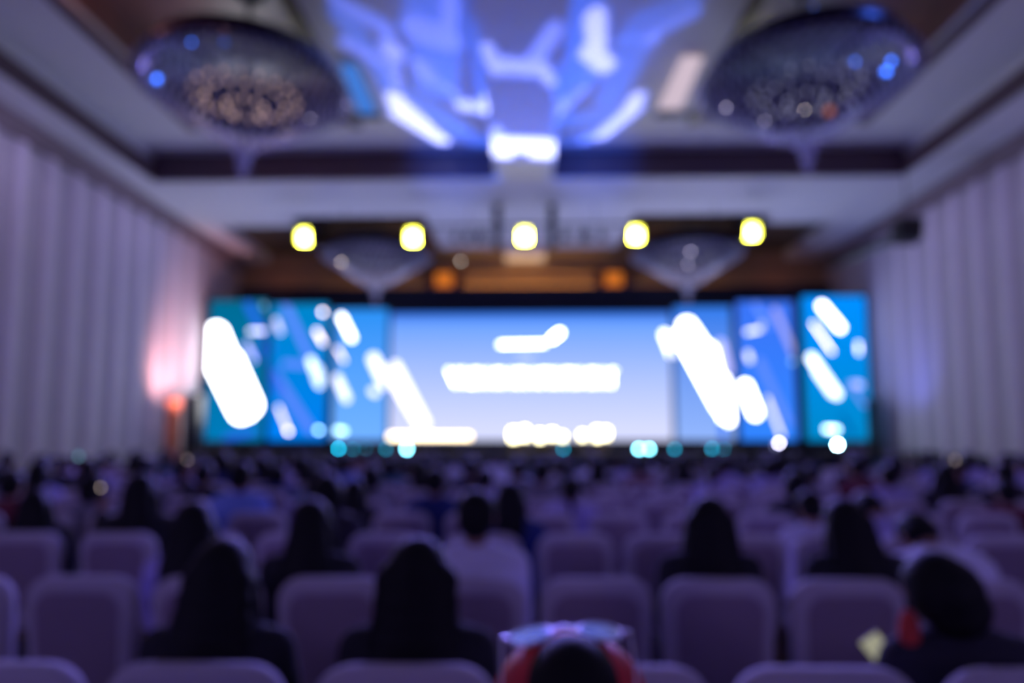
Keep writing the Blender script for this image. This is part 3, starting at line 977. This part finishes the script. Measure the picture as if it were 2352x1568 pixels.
def make_chair_far():
    mb = MB()
    mb.loft(slab(CW, CW - .03, .47, .95, .095, .085, .038, .10, 3), M['chair'])
    mb.loft([[(x, y - .043, z) for x, y, z in rg] for rg in slab(CW - .10, CW - .12, .52, .895, .07, .018, .008, .10, 3)], M['chairp'])
    mb.box((-CW / 2, .05, .375), (CW / 2, .50, .455), M['chair'], bev=.02)
    for sx in (-1, 1):
        for y0, y1 in ((.02, -.06), (.45, .47)):
            mb.cone((sx * .18, y0, .375), (sx * .19, y1, 0.0), .013, .011, 6, M['brass'], caps=0)
    return mb.mesh('banquet_chair', smooth=True)


ORD = ('first second third fourth fifth sixth seventh eighth ninth tenth eleventh twelfth thirteenth fourteenth fifteenth sixteenth '
       'seventeenth eighteenth nineteenth twentieth').split()


def nth(i):
    if i < 20:
        return ORD[i]
    t = {20: 'twenty-', 30: 'thirty-', 40: 'forty-'}[(i + 1) // 10 * 10] if (i + 1) % 10 else None
    if t is None:
        return {30: 'thirtieth', 40: 'fortieth'}[i + 1]
    return t + ORD[(i + 1) % 10 - 1]


ROWY = [1.695, 2.72, 3.97, 5.10] + [6.22 + 1.13 * k for k in range(8)]
rows = {0: [25, 472, 937, 1415, 1872, 2345],
        1: [-70, 210, 492, 775, 1083, 1365, 1640, 1930, 2215, 2500],
        2: [70, 285, 482, 680, 890, 1112, 1320, 1517, 1712, 1905, 2100, 2295, 2490]}
seats = {}
near = make_chair()
used = False
far_me = make_chair_far()
PITCH = .53
for ri, Y in enumerate(ROWY):
    xs = []
    if ri in rows:
        for px in rows[ri]:
            q = atY(px, 1012 + .52 / Y * FPX, Y)
            xs.append(q.x)
    else:
        half_l = min(8.4, (1210 + 60) / FPX * Y)
        half_r = min(8.5, (2352 - 1210 + 60) / FPX * Y)
        off = random.uniform(-.2, .2)
        k0 = -int((half_l + off) / PITCH)
        x = k0 * PITCH + off
        while x < half_r:
            xs.append(x)
            x += PITCH
    seats[ri] = xs
    for i, x in enumerate(xs):
        if ri < 6:
            if not used:
                c, used = near, True
            else:
                c = copy_tree(near)
        else:
            c = link('banquet_chair', far_me)
        j = random.uniform(-1, 1)
        c.location = (x, Y + (0 if ri < 3 else j * .02), 0)
        c.rotation_euler = (0, 0, R(j * (1.0 if ri < 3 else 2.0)))
        row = 'nearest row' if ri == 0 else ORD[ri] + ' row'
        tag(c, 'pale fabric banquet chair with rounded back, %s from the left in the %s' % (nth(i), row), 'chair', 'banquet chairs in the %s' % row)


# ------------------------------------------------------------------ people
def evaluated(me, mods):
    o = bpy.data.objects.new('tmp', me)
    COL.objects.link(o)
    for kind, kw in mods:
        m = o.modifiers.new(kind, kind)
        for k, v in kw.items():
            setattr(m, k, v)
    dg = bpy.context.evaluated_depsgraph_get()
    dg.update()
    out = bpy.data.meshes.new_from_object(o.evaluated_get(dg))
    bpy.data.objects.remove(o)
    bpy.data.meshes.remove(me)
    out.polygons.foreach_set('use_smooth', [True] * len(out.polygons))
    return out


def fuse(mb, name, vox=.010, ratio=.35, smooth=4):
    me = evaluated(mb.mesh(name), [('REMESH', dict(mode='VOXEL', voxel_size=vox)), ('SMOOTH', dict(factor=.5, iterations=smooth)),
                                   ('DECIMATE', dict(ratio=ratio))])
    me.name = name
    return me


NECK = Vector((0, .0, 1.06))


def headM(rot, bend=0.0):
    p, y, r_ = rot
    H = Matrix.Translation(NECK) @ Euler((R(-p), R(r_), R(y)), 'XYZ').to_matrix().to_4x4() @ Matrix.Translation(-NECK)
    return bendM(bend) @ H


def bendM(b):
    P = Vector((0, .02, .58))
    return Matrix.Translation(P) @ Matrix.Rotation(R(-b), 4, 'X') @ Matrix.Translation(-P)


def arm_pts(pose, sx):
    S = Vector((sx * .172, .0, .975))
    if pose == 'phone' and sx < 0:
        E, W = Vector((sx * .25, .04, .74)), Vector((sx * .20, .14, .80))
    elif pose == 'raise' and sx < 0:
        E, W = Vector((sx * .25, .16, .88)), Vector((sx * .28, .24, 1.13))
    elif pose == 'reach' and sx < 0:
        E, W = Vector((sx * .32, .14, .88)), Vector((sx * .40, .26, 1.03))
    elif pose == 'bent':
        E, W = Vector((sx * .22, .20, .76)), Vector((sx * .12, .40, .66))
    else:
        E, W = Vector((sx * .195, .07, .72)), Vector((sx * .10, .29, .645))
    return S, E, W


def body_mb(pose, rot, bend, g=0.0, only=None):
    """g: extra thickness (clothes); only: 'shirt' or 'trousers' or None for the whole body"""
    mb = MB()
    TB = bendM(bend)
    if only != 'trousers':
        for z, hw, r_ in ((.60, .085, .115), (.68, .07, .115), (.76, .075, .112), (.84, .095, .112), (.91, .12, .105)):
            mb.cone((-hw, .0, z), (hw, .0, z), r_ + g, r_ + g, 12, T=TB)
        mb.cone((-.14, .0, .965), (.14, .0, .965), .068 + g, .068 + g, 12, T=TB)
        mb.cone((-.06, .0, 1.0), (.06, .0, 1.0), .062 + g, .062 + g, 10, T=TB)
    if only is None:
        mb.cone((0, .0, .98), (0, .005, 1.09), .056, .052, 12, T=TB)
    if only != 'trousers':
        for sx in (-1, 1):
            S, E, W = arm_pts(pose, sx)
            S, E = TB @ S, TB @ E if pose != 'bent' else TB @ E
            W = TB @ W if pose == 'phone' else W
            mb.cone(S, E, .050 + g, .038 + g, 10)
            if only is None:
                mb.cone(E, W, .038, .024, 10)
                d = (W - E).normalized()
                sid = Vector((-sx, 0, 0))
                sid = (sid - d * sid.dot(d)).normalized()
                nrm = d.cross(sid)
                K = W + d * .085
                for q in (-.024, -.008, .008, .024):
                    mb.cone(W + d * .02 + sid * q * .7, K + sid * q, .014, .011, 8)
                for fi, q in enumerate((-.028, -.010, .009, .027)):
                    L = (.058, .070, .075, .066)[fi]
                    sgn = 1 if nrm.z < 0 else -1
                    m_ = K + sid * q + d * L * .55 + nrm * sgn * .010
                    e_ = m_ + d * L * .35 + nrm * sgn * .022
                    mb.cone(K + sid * q, m_, .0095, .0085, 8)
                    mb.cone(m_, e_, .0085, .0072, 8)
                t0 = W + d * .03 + sid * .026
                mb.cone(t0, t0 + sid * .025 + d * .03, .012, .010, 8)
                mb.cone(t0 + sid * .025 + d * .03, t0 + sid * .030 + d * .058, .010, .008, 8)
            else:
                mb.cone(E, E + (W - E) * .82, .038 + g, .028 + g, 10)
    if only != 'shirt':
        mb.cone((-.085, .01, .575), (.085, .01, .575), .108 + g * .6, .108 + g * .6, 12)
        for sx in (-1, 1):
            mb.cone((sx * .095, .05, .545), (sx * .11, .44, .535), .075 + g * .5, .055 + g, 12)
            mb.cone((sx * .11, .44, .53), (sx * .11, .46, .12), .052 + g, .036 + g, 12)
            if only is None:
                mb.cone((sx * .11, .45, .10), (sx * .115, .46, .06), .036, .04, 10)
                mb.cone((sx * .115, .44, .04), (sx * .12, .62, .035), .036, .03, 10)
    if only is None:
        H = headM(rot, bend)
        mb.ball((0, .012, 1.195), (.074, .090, .092), 18, 12, T=H)
        mb.ball((0, .035, 1.150), (.060, .068, .085), 16, 10, T=H)
        mb.ball((0, .075, 1.105), (.030, .028, .024), 12, 8, T=H)
        mb.cone((0, .100, 1.185), (0, .116, 1.150), .010, .014, 8, T=H)
        mb.cone((-.020, .098, 1.122), (.020, .098, 1.122), .008, .008, 8, T=H)
        for sx in (-1, 1):
            mb.ball((sx * .030, .088, 1.182), (.015, .012, .010), 10, 6, T=H)
            mb.cone((sx * .014, .094, 1.200), (sx * .045, .086, 1.202), .007, .006, 8, T=H)
            mb.ball((sx * .077, .008, 1.165), (.012, .022, .032), 10, 8, T=H)
    return mb


def hair_mb(style, rot, bend):
    H = headM(rot, bend)
    TB = bendM(bend)
    mb = MB()
    mb.ball((0, -.008, 1.208), (.088, .098, .092), 20, 12, T=H)
    mb.ball((0, -.030, 1.165), (.084, .078, .085), 18, 10, T=H)
    if style == 'short':
        mb.ball((0, -.045, 1.130), (.062, .045, .05), 14, 8, T=H)
        mb.ball((0, .03, 1.255), (.065, .06, .035), 14, 8, T=H)
    elif style == 'bob':
        mb.ball((0, -.02, 1.17), (.106, .105, .11), 20, 12, T=H)
        mb.ball((0, -.035, 1.11), (.098, .08, .075), 18, 10, T=H)
    elif style in ('long', 'wide', 'cone', 'block', 'full'):
        w0, w1, zb = {'long': (.096, .115, .80), 'wide': (.108, .15, .84), 'cone': (.088, .145, .88), 'block': (.120, .150, .86), 'full': (.126, .142, .84)}[style]
        ht = H @ Vector((0, -.035, 1.17))
        for k in range(7):
            t = k / 6
            c = ht.lerp(TB @ Vector((0, -.105, zb)), t)
            hw = w0 + (w1 - w0) * t
            dy = .070 - .030 * t
            mb.ball(c, (hw, dy, .085), 18, 10)
        for sx in (-1, 1):
            mb.cone(H @ Vector((sx * .078, .01, 1.17)), TB @ Vector((sx * .105, .035, .97)), .030, .028, 10)
    elif style == 'pony':
        mb.ball((0, -.02, 1.13), (.07, .06, .05), 14, 8, T=H)
        mb.ball((0, -.105, 1.215), (.03, .03, .03), 10, 8, T=H)
        mb.cone(H @ Vector((0, -.125, 1.20)), H @ Vector((0, -.135, .98)), .030, .016, 10)
    elif style == 'bun':
        mb.ball((0, -.02, 1.15), (.075, .07, .05), 14, 8, T=H)
        mb.ball((0, -.075, 1.285), (.042, .042, .038), 12, 8, T=H)
    return mb


KINDS = {}


def kind(pose, rot, bend, style, hi=False):
    k = (pose, rot, bend, style, hi)
    if k not in KINDS:
        v, rt = (.008, .55) if hi else (.0105, .30)
        KINDS[k] = (fuse(body_mb(pose, rot, bend), 'person', v, rt, 3), fuse(hair_mb(style, rot, bend), 'hair', .011 if not hi else .008, .4, 6),
                    fuse(body_mb(pose, rot, bend, .016, 'shirt'), 'shirt', .014, .4), fuse(body_mb(pose, rot, bend, .012, 'trousers'), 'trousers', .016, .4))
    return KINDS[k]


def person(x, y, top, shirt, label, group, style='short', pose='lap', rot=(0, 0, 0), bend=0, rz=0, hair='hair', hi=False):
    me = kind(pose, rot, bend, style, hi)
    # standard crown height of this kind
    s = top / 1.305 if bend == 0 else 1.0
    s = max(.86, min(1.08, s))
    o = link('person', me[0])
    o.location = (x, y, .462 - .462 * s if s < 1 else 0)
    o.scale = (s, s, s)
    o.rotation_euler = (0, 0, R(rz))
    o.data.materials.clear() if False else None
    for nm, m_, q in (('hair', M[hair], me[1]), ('shirt', CM[shirt], me[2]), ('trousers', CM['trousers'], me[3])):
        c = link(nm, q, o)
        if not q.materials:
            q.materials.append(m_)
        c.material_slots[0].link = 'OBJECT'
        c.material_slots[0].material = m_
    if not me[0].materials:
        me[0].materials.append(M['skin'])
    tag(o, label, 'person', group)
    return o


HAIRW = {'short': 'short black hair', 'bob': 'a rounded black bob', 'long': 'long black hair', 'wide': 'thick long black hair', 'cone': 'loose black hair', 'pony': 'a black ponytail', 'bun': 'a black top bun'}


def hero(px, py, Y, shirt, label, grp, dy=0.0, **kw):
    """px, py: crown in the picture; Y: distance of the head"""
    q = atY(px, py + 10, Y)
    return person(q.x, Y - dy, q.z, shirt, label, grp, **kw)


G1, G2, G3, G4 = ('people seated in the nearest row', 'people seated in the second row', 'people seated in the third row', 'people seated in the fourth row')
# nearest row
hero(508, 1262, 1.86, 'black', 'person with thick long black hair and black top, left of the nearest row', G1, style='wide', rot=(4, 0, 2), hi=True)
hero(962, 1255, 1.86, 'black', 'person with very full long black hair, left of centre in the nearest row', G1, style='full', hi=True)
H = hero(2195, 1292, 1.86, 'dark', 'person with rounded black bob, head tilted over a lit phone, nearest row', G1, style='bob', pose='phone', rot=(14, 25, -22), hi=True)
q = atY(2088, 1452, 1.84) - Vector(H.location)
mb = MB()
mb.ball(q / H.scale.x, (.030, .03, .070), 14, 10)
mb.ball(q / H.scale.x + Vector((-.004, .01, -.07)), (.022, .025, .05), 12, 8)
me = fuse(mb, 'red_lit_skin', .006, .5, 3)  # phone light on skin, painted as a red patch
me.materials.append(CM['red_lit_skin_tone'])
link('red_lit_skin', me, H)['label'] = 'red orange patch painted for phone-lit skin'
# second row
hero(450, 1160, 2.93, 'lavender', 'person with long black hair and pale top, leftmost in the second row', G2, style='wide', rot=(3, 0, -3))
hero(716, 1150, 2.93, 'black', 'person with long black hair over dark shoulders, left of centre, second row', G2, style='cone')
hero(1094, 1118, 2.93, 'white', 'person with short black hair and a white shirt, leaning right in the second row', G2, style='short', rz=0)
hero(1626, 1140, 2.93, 'black', 'person with straight long black hair and black top, right of centre in the second row', G2, style='block')
hero(1965, 1140, 2.93, 'black', 'person with long black hair, head tilted left, at the right of the second row', G2, style='wide', rot=(0, 0, -22))
hero(2235, 1200, 3.05, 'white', 'person bending forward in a pale top, behind the phone user on the right', G2, style='short', bend=42, pose='bent', rot=(20, 0, 0))
# third row
for a in ((90, 1130, 'black', 'wide', 'person with thick spreading black hair at the left edge of the third row', dict(rot=(8, 0, -14))),
          (325, 1076, 'black', 'long', 'person with narrow long black hair reaching out a phone, third row', dict(pose='reach')),
          (752, 1078, 'dark', 'bob', 'person with a rounded black bob and dark top in the third row', dict()),
          (1172, 1104, 'navy', 'long', 'person with long black hair and navy top just behind the white shirt, third row', {}),
          (1865, 1150, 'white', 'short', 'person in a white shirt partly hidden behind the tilted head, third row', dict(rot=(20, 0, 0))),
          (2075, 1185, 'lavender', 'short', 'person bending forward in a lavender top on the right of the third row', dict(bend=38, pose='bent', rot=(25, 0, 0))),
          (1480, 1300, None, None, None, None)):
    if a[2]:
        o = hero(a[0], a[1], 4.17, a[2], a[4], G3, style=a[3], **a[5])
        if a[5].get('pose') == 'reach':
            raiser = o
# fourth row
for a in ((556, 1046, 'blue', 'short', 'person in a light blue shirt with broad shoulders, left part of the fourth row', {}),
          (815, 1112, 'black', 'cone', 'person with triangular loose black hair in the fourth row', {}),
          (1000, 1062, 'navy', 'short', 'person in a navy shirt with short black hair, left of centre in the fourth row', {}),
          (1310, 1092, 'lavender', 'pony', 'person with black ponytail and lavender sleeves, centre of the fourth row', {}),
          (1825, 1074, 'dark', 'bob', 'person with round black bob in the right part of the fourth row', dict(rot=(0, 20, 0))),
          (2310, 1120, 'maroon', 'short', 'person in a dark red top at the right edge of the fourth row', {}),
          (30, 1080, 'maroon', 'short', 'person in a dark red top at the left edge of the fourth row', {}),
          (215, 1085, 'grey', 'bob', 'person in a grey top with a black bob, left part of the fourth row', {})):
    hero(a[0], a[1], 5.30, a[2], a[4], G4, style=a[3], **a[5])

PHONES = [(4, 371, 'phonel', (.012, .020), 'small pinkish phone light at the far left before the orange banner'),
          (5, 166, 'phonec', (.025, .035), 'dim blue phone screen at the far left of the audience'),
          (4, 2322, 'phonel', (.014, .02), 'faint phone light at the right edge of the audience')]
taken = set()
for (ri, px, mt, ps, lab) in PHONES:
    q = atY(px, 1012, ROWY[ri] + .48)
    taken.add((ri, min(seats[ri], key=lambda v: abs(v - (q.x + .33)))))


def phone_at(o, matn, ps, lab, pose='raise'):
    s = o.scale.x
    S, E, W = arm_pts(pose, -1)
    p = W + (W - E).normalized() * .115 + Vector((0, -.022, 0))
    T = Matrix.Translation(o.location) @ o.rotation_euler.to_matrix().to_4x4() @ Matrix.Scale(s, 4)
    q = T @ p
    r = empty('smartphone', q)
    MB().box((-.034, 0, -.02), (.034, .008, .12), bev=.003).build('phone_body', M['blackm'], r)
    MB().box((-ps[0] / 2, -.0015, .06), (ps[0] / 2, -.0002, .06 + ps[1])).build('phone_light', M[matn], r)
    return tag(r, lab, 'phone')


# the rest of the audience, row by row
STY = ['short', 'short', 'long', 'bob', 'cone', 'pony', 'short', 'bun']
ROTS = [(0, 0, 0), (0, 0, 0), (14, 18, 0), (6, -25, 4)]
COMBO = [(s, ROTS[(i * 3) % 4]) for i, s in enumerate(STY)]
COLS = ['dark', 'black', 'grey', 'lavender', 'navy', 'white', 'maroon', 'teal', 'grey', 'dark', 'lavender', 'blue']
WEI = [4, 3, 5, 4, 3, 1.8, 2, 2, 4, 3, 3, 1.5]
for ri in range(4, len(ROWY)):
    xs = seats[ri]
    prev = None
    n = 0
    for i, x in enumerate(xs):
        pr = .72 if ri < 6 else .82
        if ri < 7 and x > 3.9 + (ri - 4) * .6:
            pr = .45
        if ri == 4 and 0.5 < x < 2.2:
            pr = .30
        if random.random() > pr or (ri, x) in taken:
            continue
        st, rt = random.choice(COMBO)
        cl = random.choices(COLS, WEI)[0]
        top = random.uniform(1.17, 1.33)
        person(x + random.uniform(-.01, .01), ROWY[ri] + .20 + random.uniform(-.01, .02), top, cl,
               'person with %s and %s top, %s seat from the left, %s row' % (HAIRW[st].replace('a ', ''), cl.replace('dark', 'charcoal'), nth(i), ORD[ri]),
               'people seated in the %s row' % ORD[ri], style=st, rot=rt, rz=random.uniform(-4, 4))

phone_at(raiser, 'phonel', (.011, .016), 'bright round phone light at the left, beside the spreading black hair', 'reach')
# raised phones: a small light in the hand of a seated person
for (ri, px, mt, ps, lab) in PHONES:
    q = atY(px, 1012, ROWY[ri] + .48)
    x = min(seats[ri], key=lambda v: abs(v - (q.x + .33)))
    y = ROWY[ri] + .20
    if (ri, x) != (2, None):
        o = person(x, y, 1.27, 'dark', 'person raising a phone with the left hand, %s seat from the left, %s row' % (nth(seats[ri].index(x)), ORD[ri]),
                   'people seated in the %s row' % ORD[ri], style='short', pose='raise')
    phone_at(o, mt, ps, lab)

# the person directly in front of the camera, glasses pushed up on the head
hI = hero(1310, 1528, 0.98, 'dark', 'person right before the camera with red dyed hair and dark roots', 'people right before the camera',
          style='short', hi=True, rot=(0, 0, 0))
px_, py_ = hI.location.x, hI.location.y
s_ = hI.scale.x
mb = MB()
mb.ball((0, .0, 1.192), (.124, .100, .110), 22, 14)
mb.ball((0, -.010, 1.10), (.135, .080, .14), 22, 14)
me = fuse(mb, 'red_hair_lengths', .008, .5, 5)
me.materials.append(M['hairred'])
c = link('red_hair_lengths', me, hI)
c['label'] = 'red dyed lengths below the dark roots'
mb = MB()
mb.ball((0, -.035, 1.212), (.080, .094, .095), 22, 14)
mb.ball((0, -.080, 1.13), (.112, .062, .12), 20, 12)
me = fuse(mb, 'dark_root_hair', .008, .5, 5)
me.materials.append(M['hair'])
link('dark_root_hair', me, hI)
gl = empty('glasses')
ctr = atY(1297, 1452, .985)
gl.location = ctr
for px, py, tilt in ((1219, 1459, 12), (1378, 1450, -4)):
    q = atY(px, py, .985) - ctr
    T = Matrix.Translation(q) @ Matrix.Rotation(R(tilt * -1), 4, 'Y') @ Matrix.Rotation(R(-80), 4, 'X')
    ring = []
    for i in range(24):
        a = 2 * math.pi * i / 24
        ring.append(Vector((.030 * math.cos(a), 0, .026 * math.sin(a))))
    mb = MB()
    mb.tube(ring + [ring[0]], .0026, 6, T=T)
    f = mb.build('rim', M['rim'], gl, smooth=True)
    mb = MB()
    mb.loft([[(p.x * .98, -.001, p.z * .98) for p in ring], [(p.x * .98, .001, p.z * .98) for p in ring]], T=T)
    mb.build('lens', M['glass'], f)
a, b = atY(1252, 1452, .985) - ctr, atY(1342, 1450, .985) - ctr
MB().tube([a, (a + b) / 2 + Vector((0, .01, .006)), b], .002, 6).build('bridge', M['rim'], gl)
for (pa, sx) in (((1172, 1462), -1), ((1428, 1448), 1)):
    a = atY(*pa, .985) - ctr
    MB().tube([a, a + Vector((sx * .012, .0, -.002)), a + Vector((sx * .010, -.06, -.045)), a + Vector((0, -.09, -.085))], .002, 6).build('temple', M['rim'], gl)
tag(gl, 'pale rimmed glasses resting on top of the head before the camera', 'glasses')
c = copy_tree(near)
c.location = (hI.location.x, .80, 0)
tag(c, 'pale fabric banquet chair directly before the camera, under the person with red dyed hair', 'chair', 'banquet chair before the camera')


# phones
def phone(px, py, Y, w_, h_, rotd, matn, label, thick=.008):
    q = atY(px, py, Y)
    r = empty('smartphone', q)
    r.rotation_euler = tuple(R(v) for v in rotd)
    MB().box((-w_ / 2, 0, -h_ / 2), (w_ / 2, thick, h_ / 2), bev=.003).build('phone_body', M['blackm'], r)
    MB().box((-w_ / 2 + .003, -.0015, -h_ / 2 + .004), (w_ / 2 - .003, -.0002, h_ / 2 - .004)).build('screen', M[matn], r)
    return tag(r, label, 'phone')


phone(2024, 1500, 1.96, .062, .105, (-30, -32, 0), 'phone', 'lit phone held low beside the person with the rounded bob')
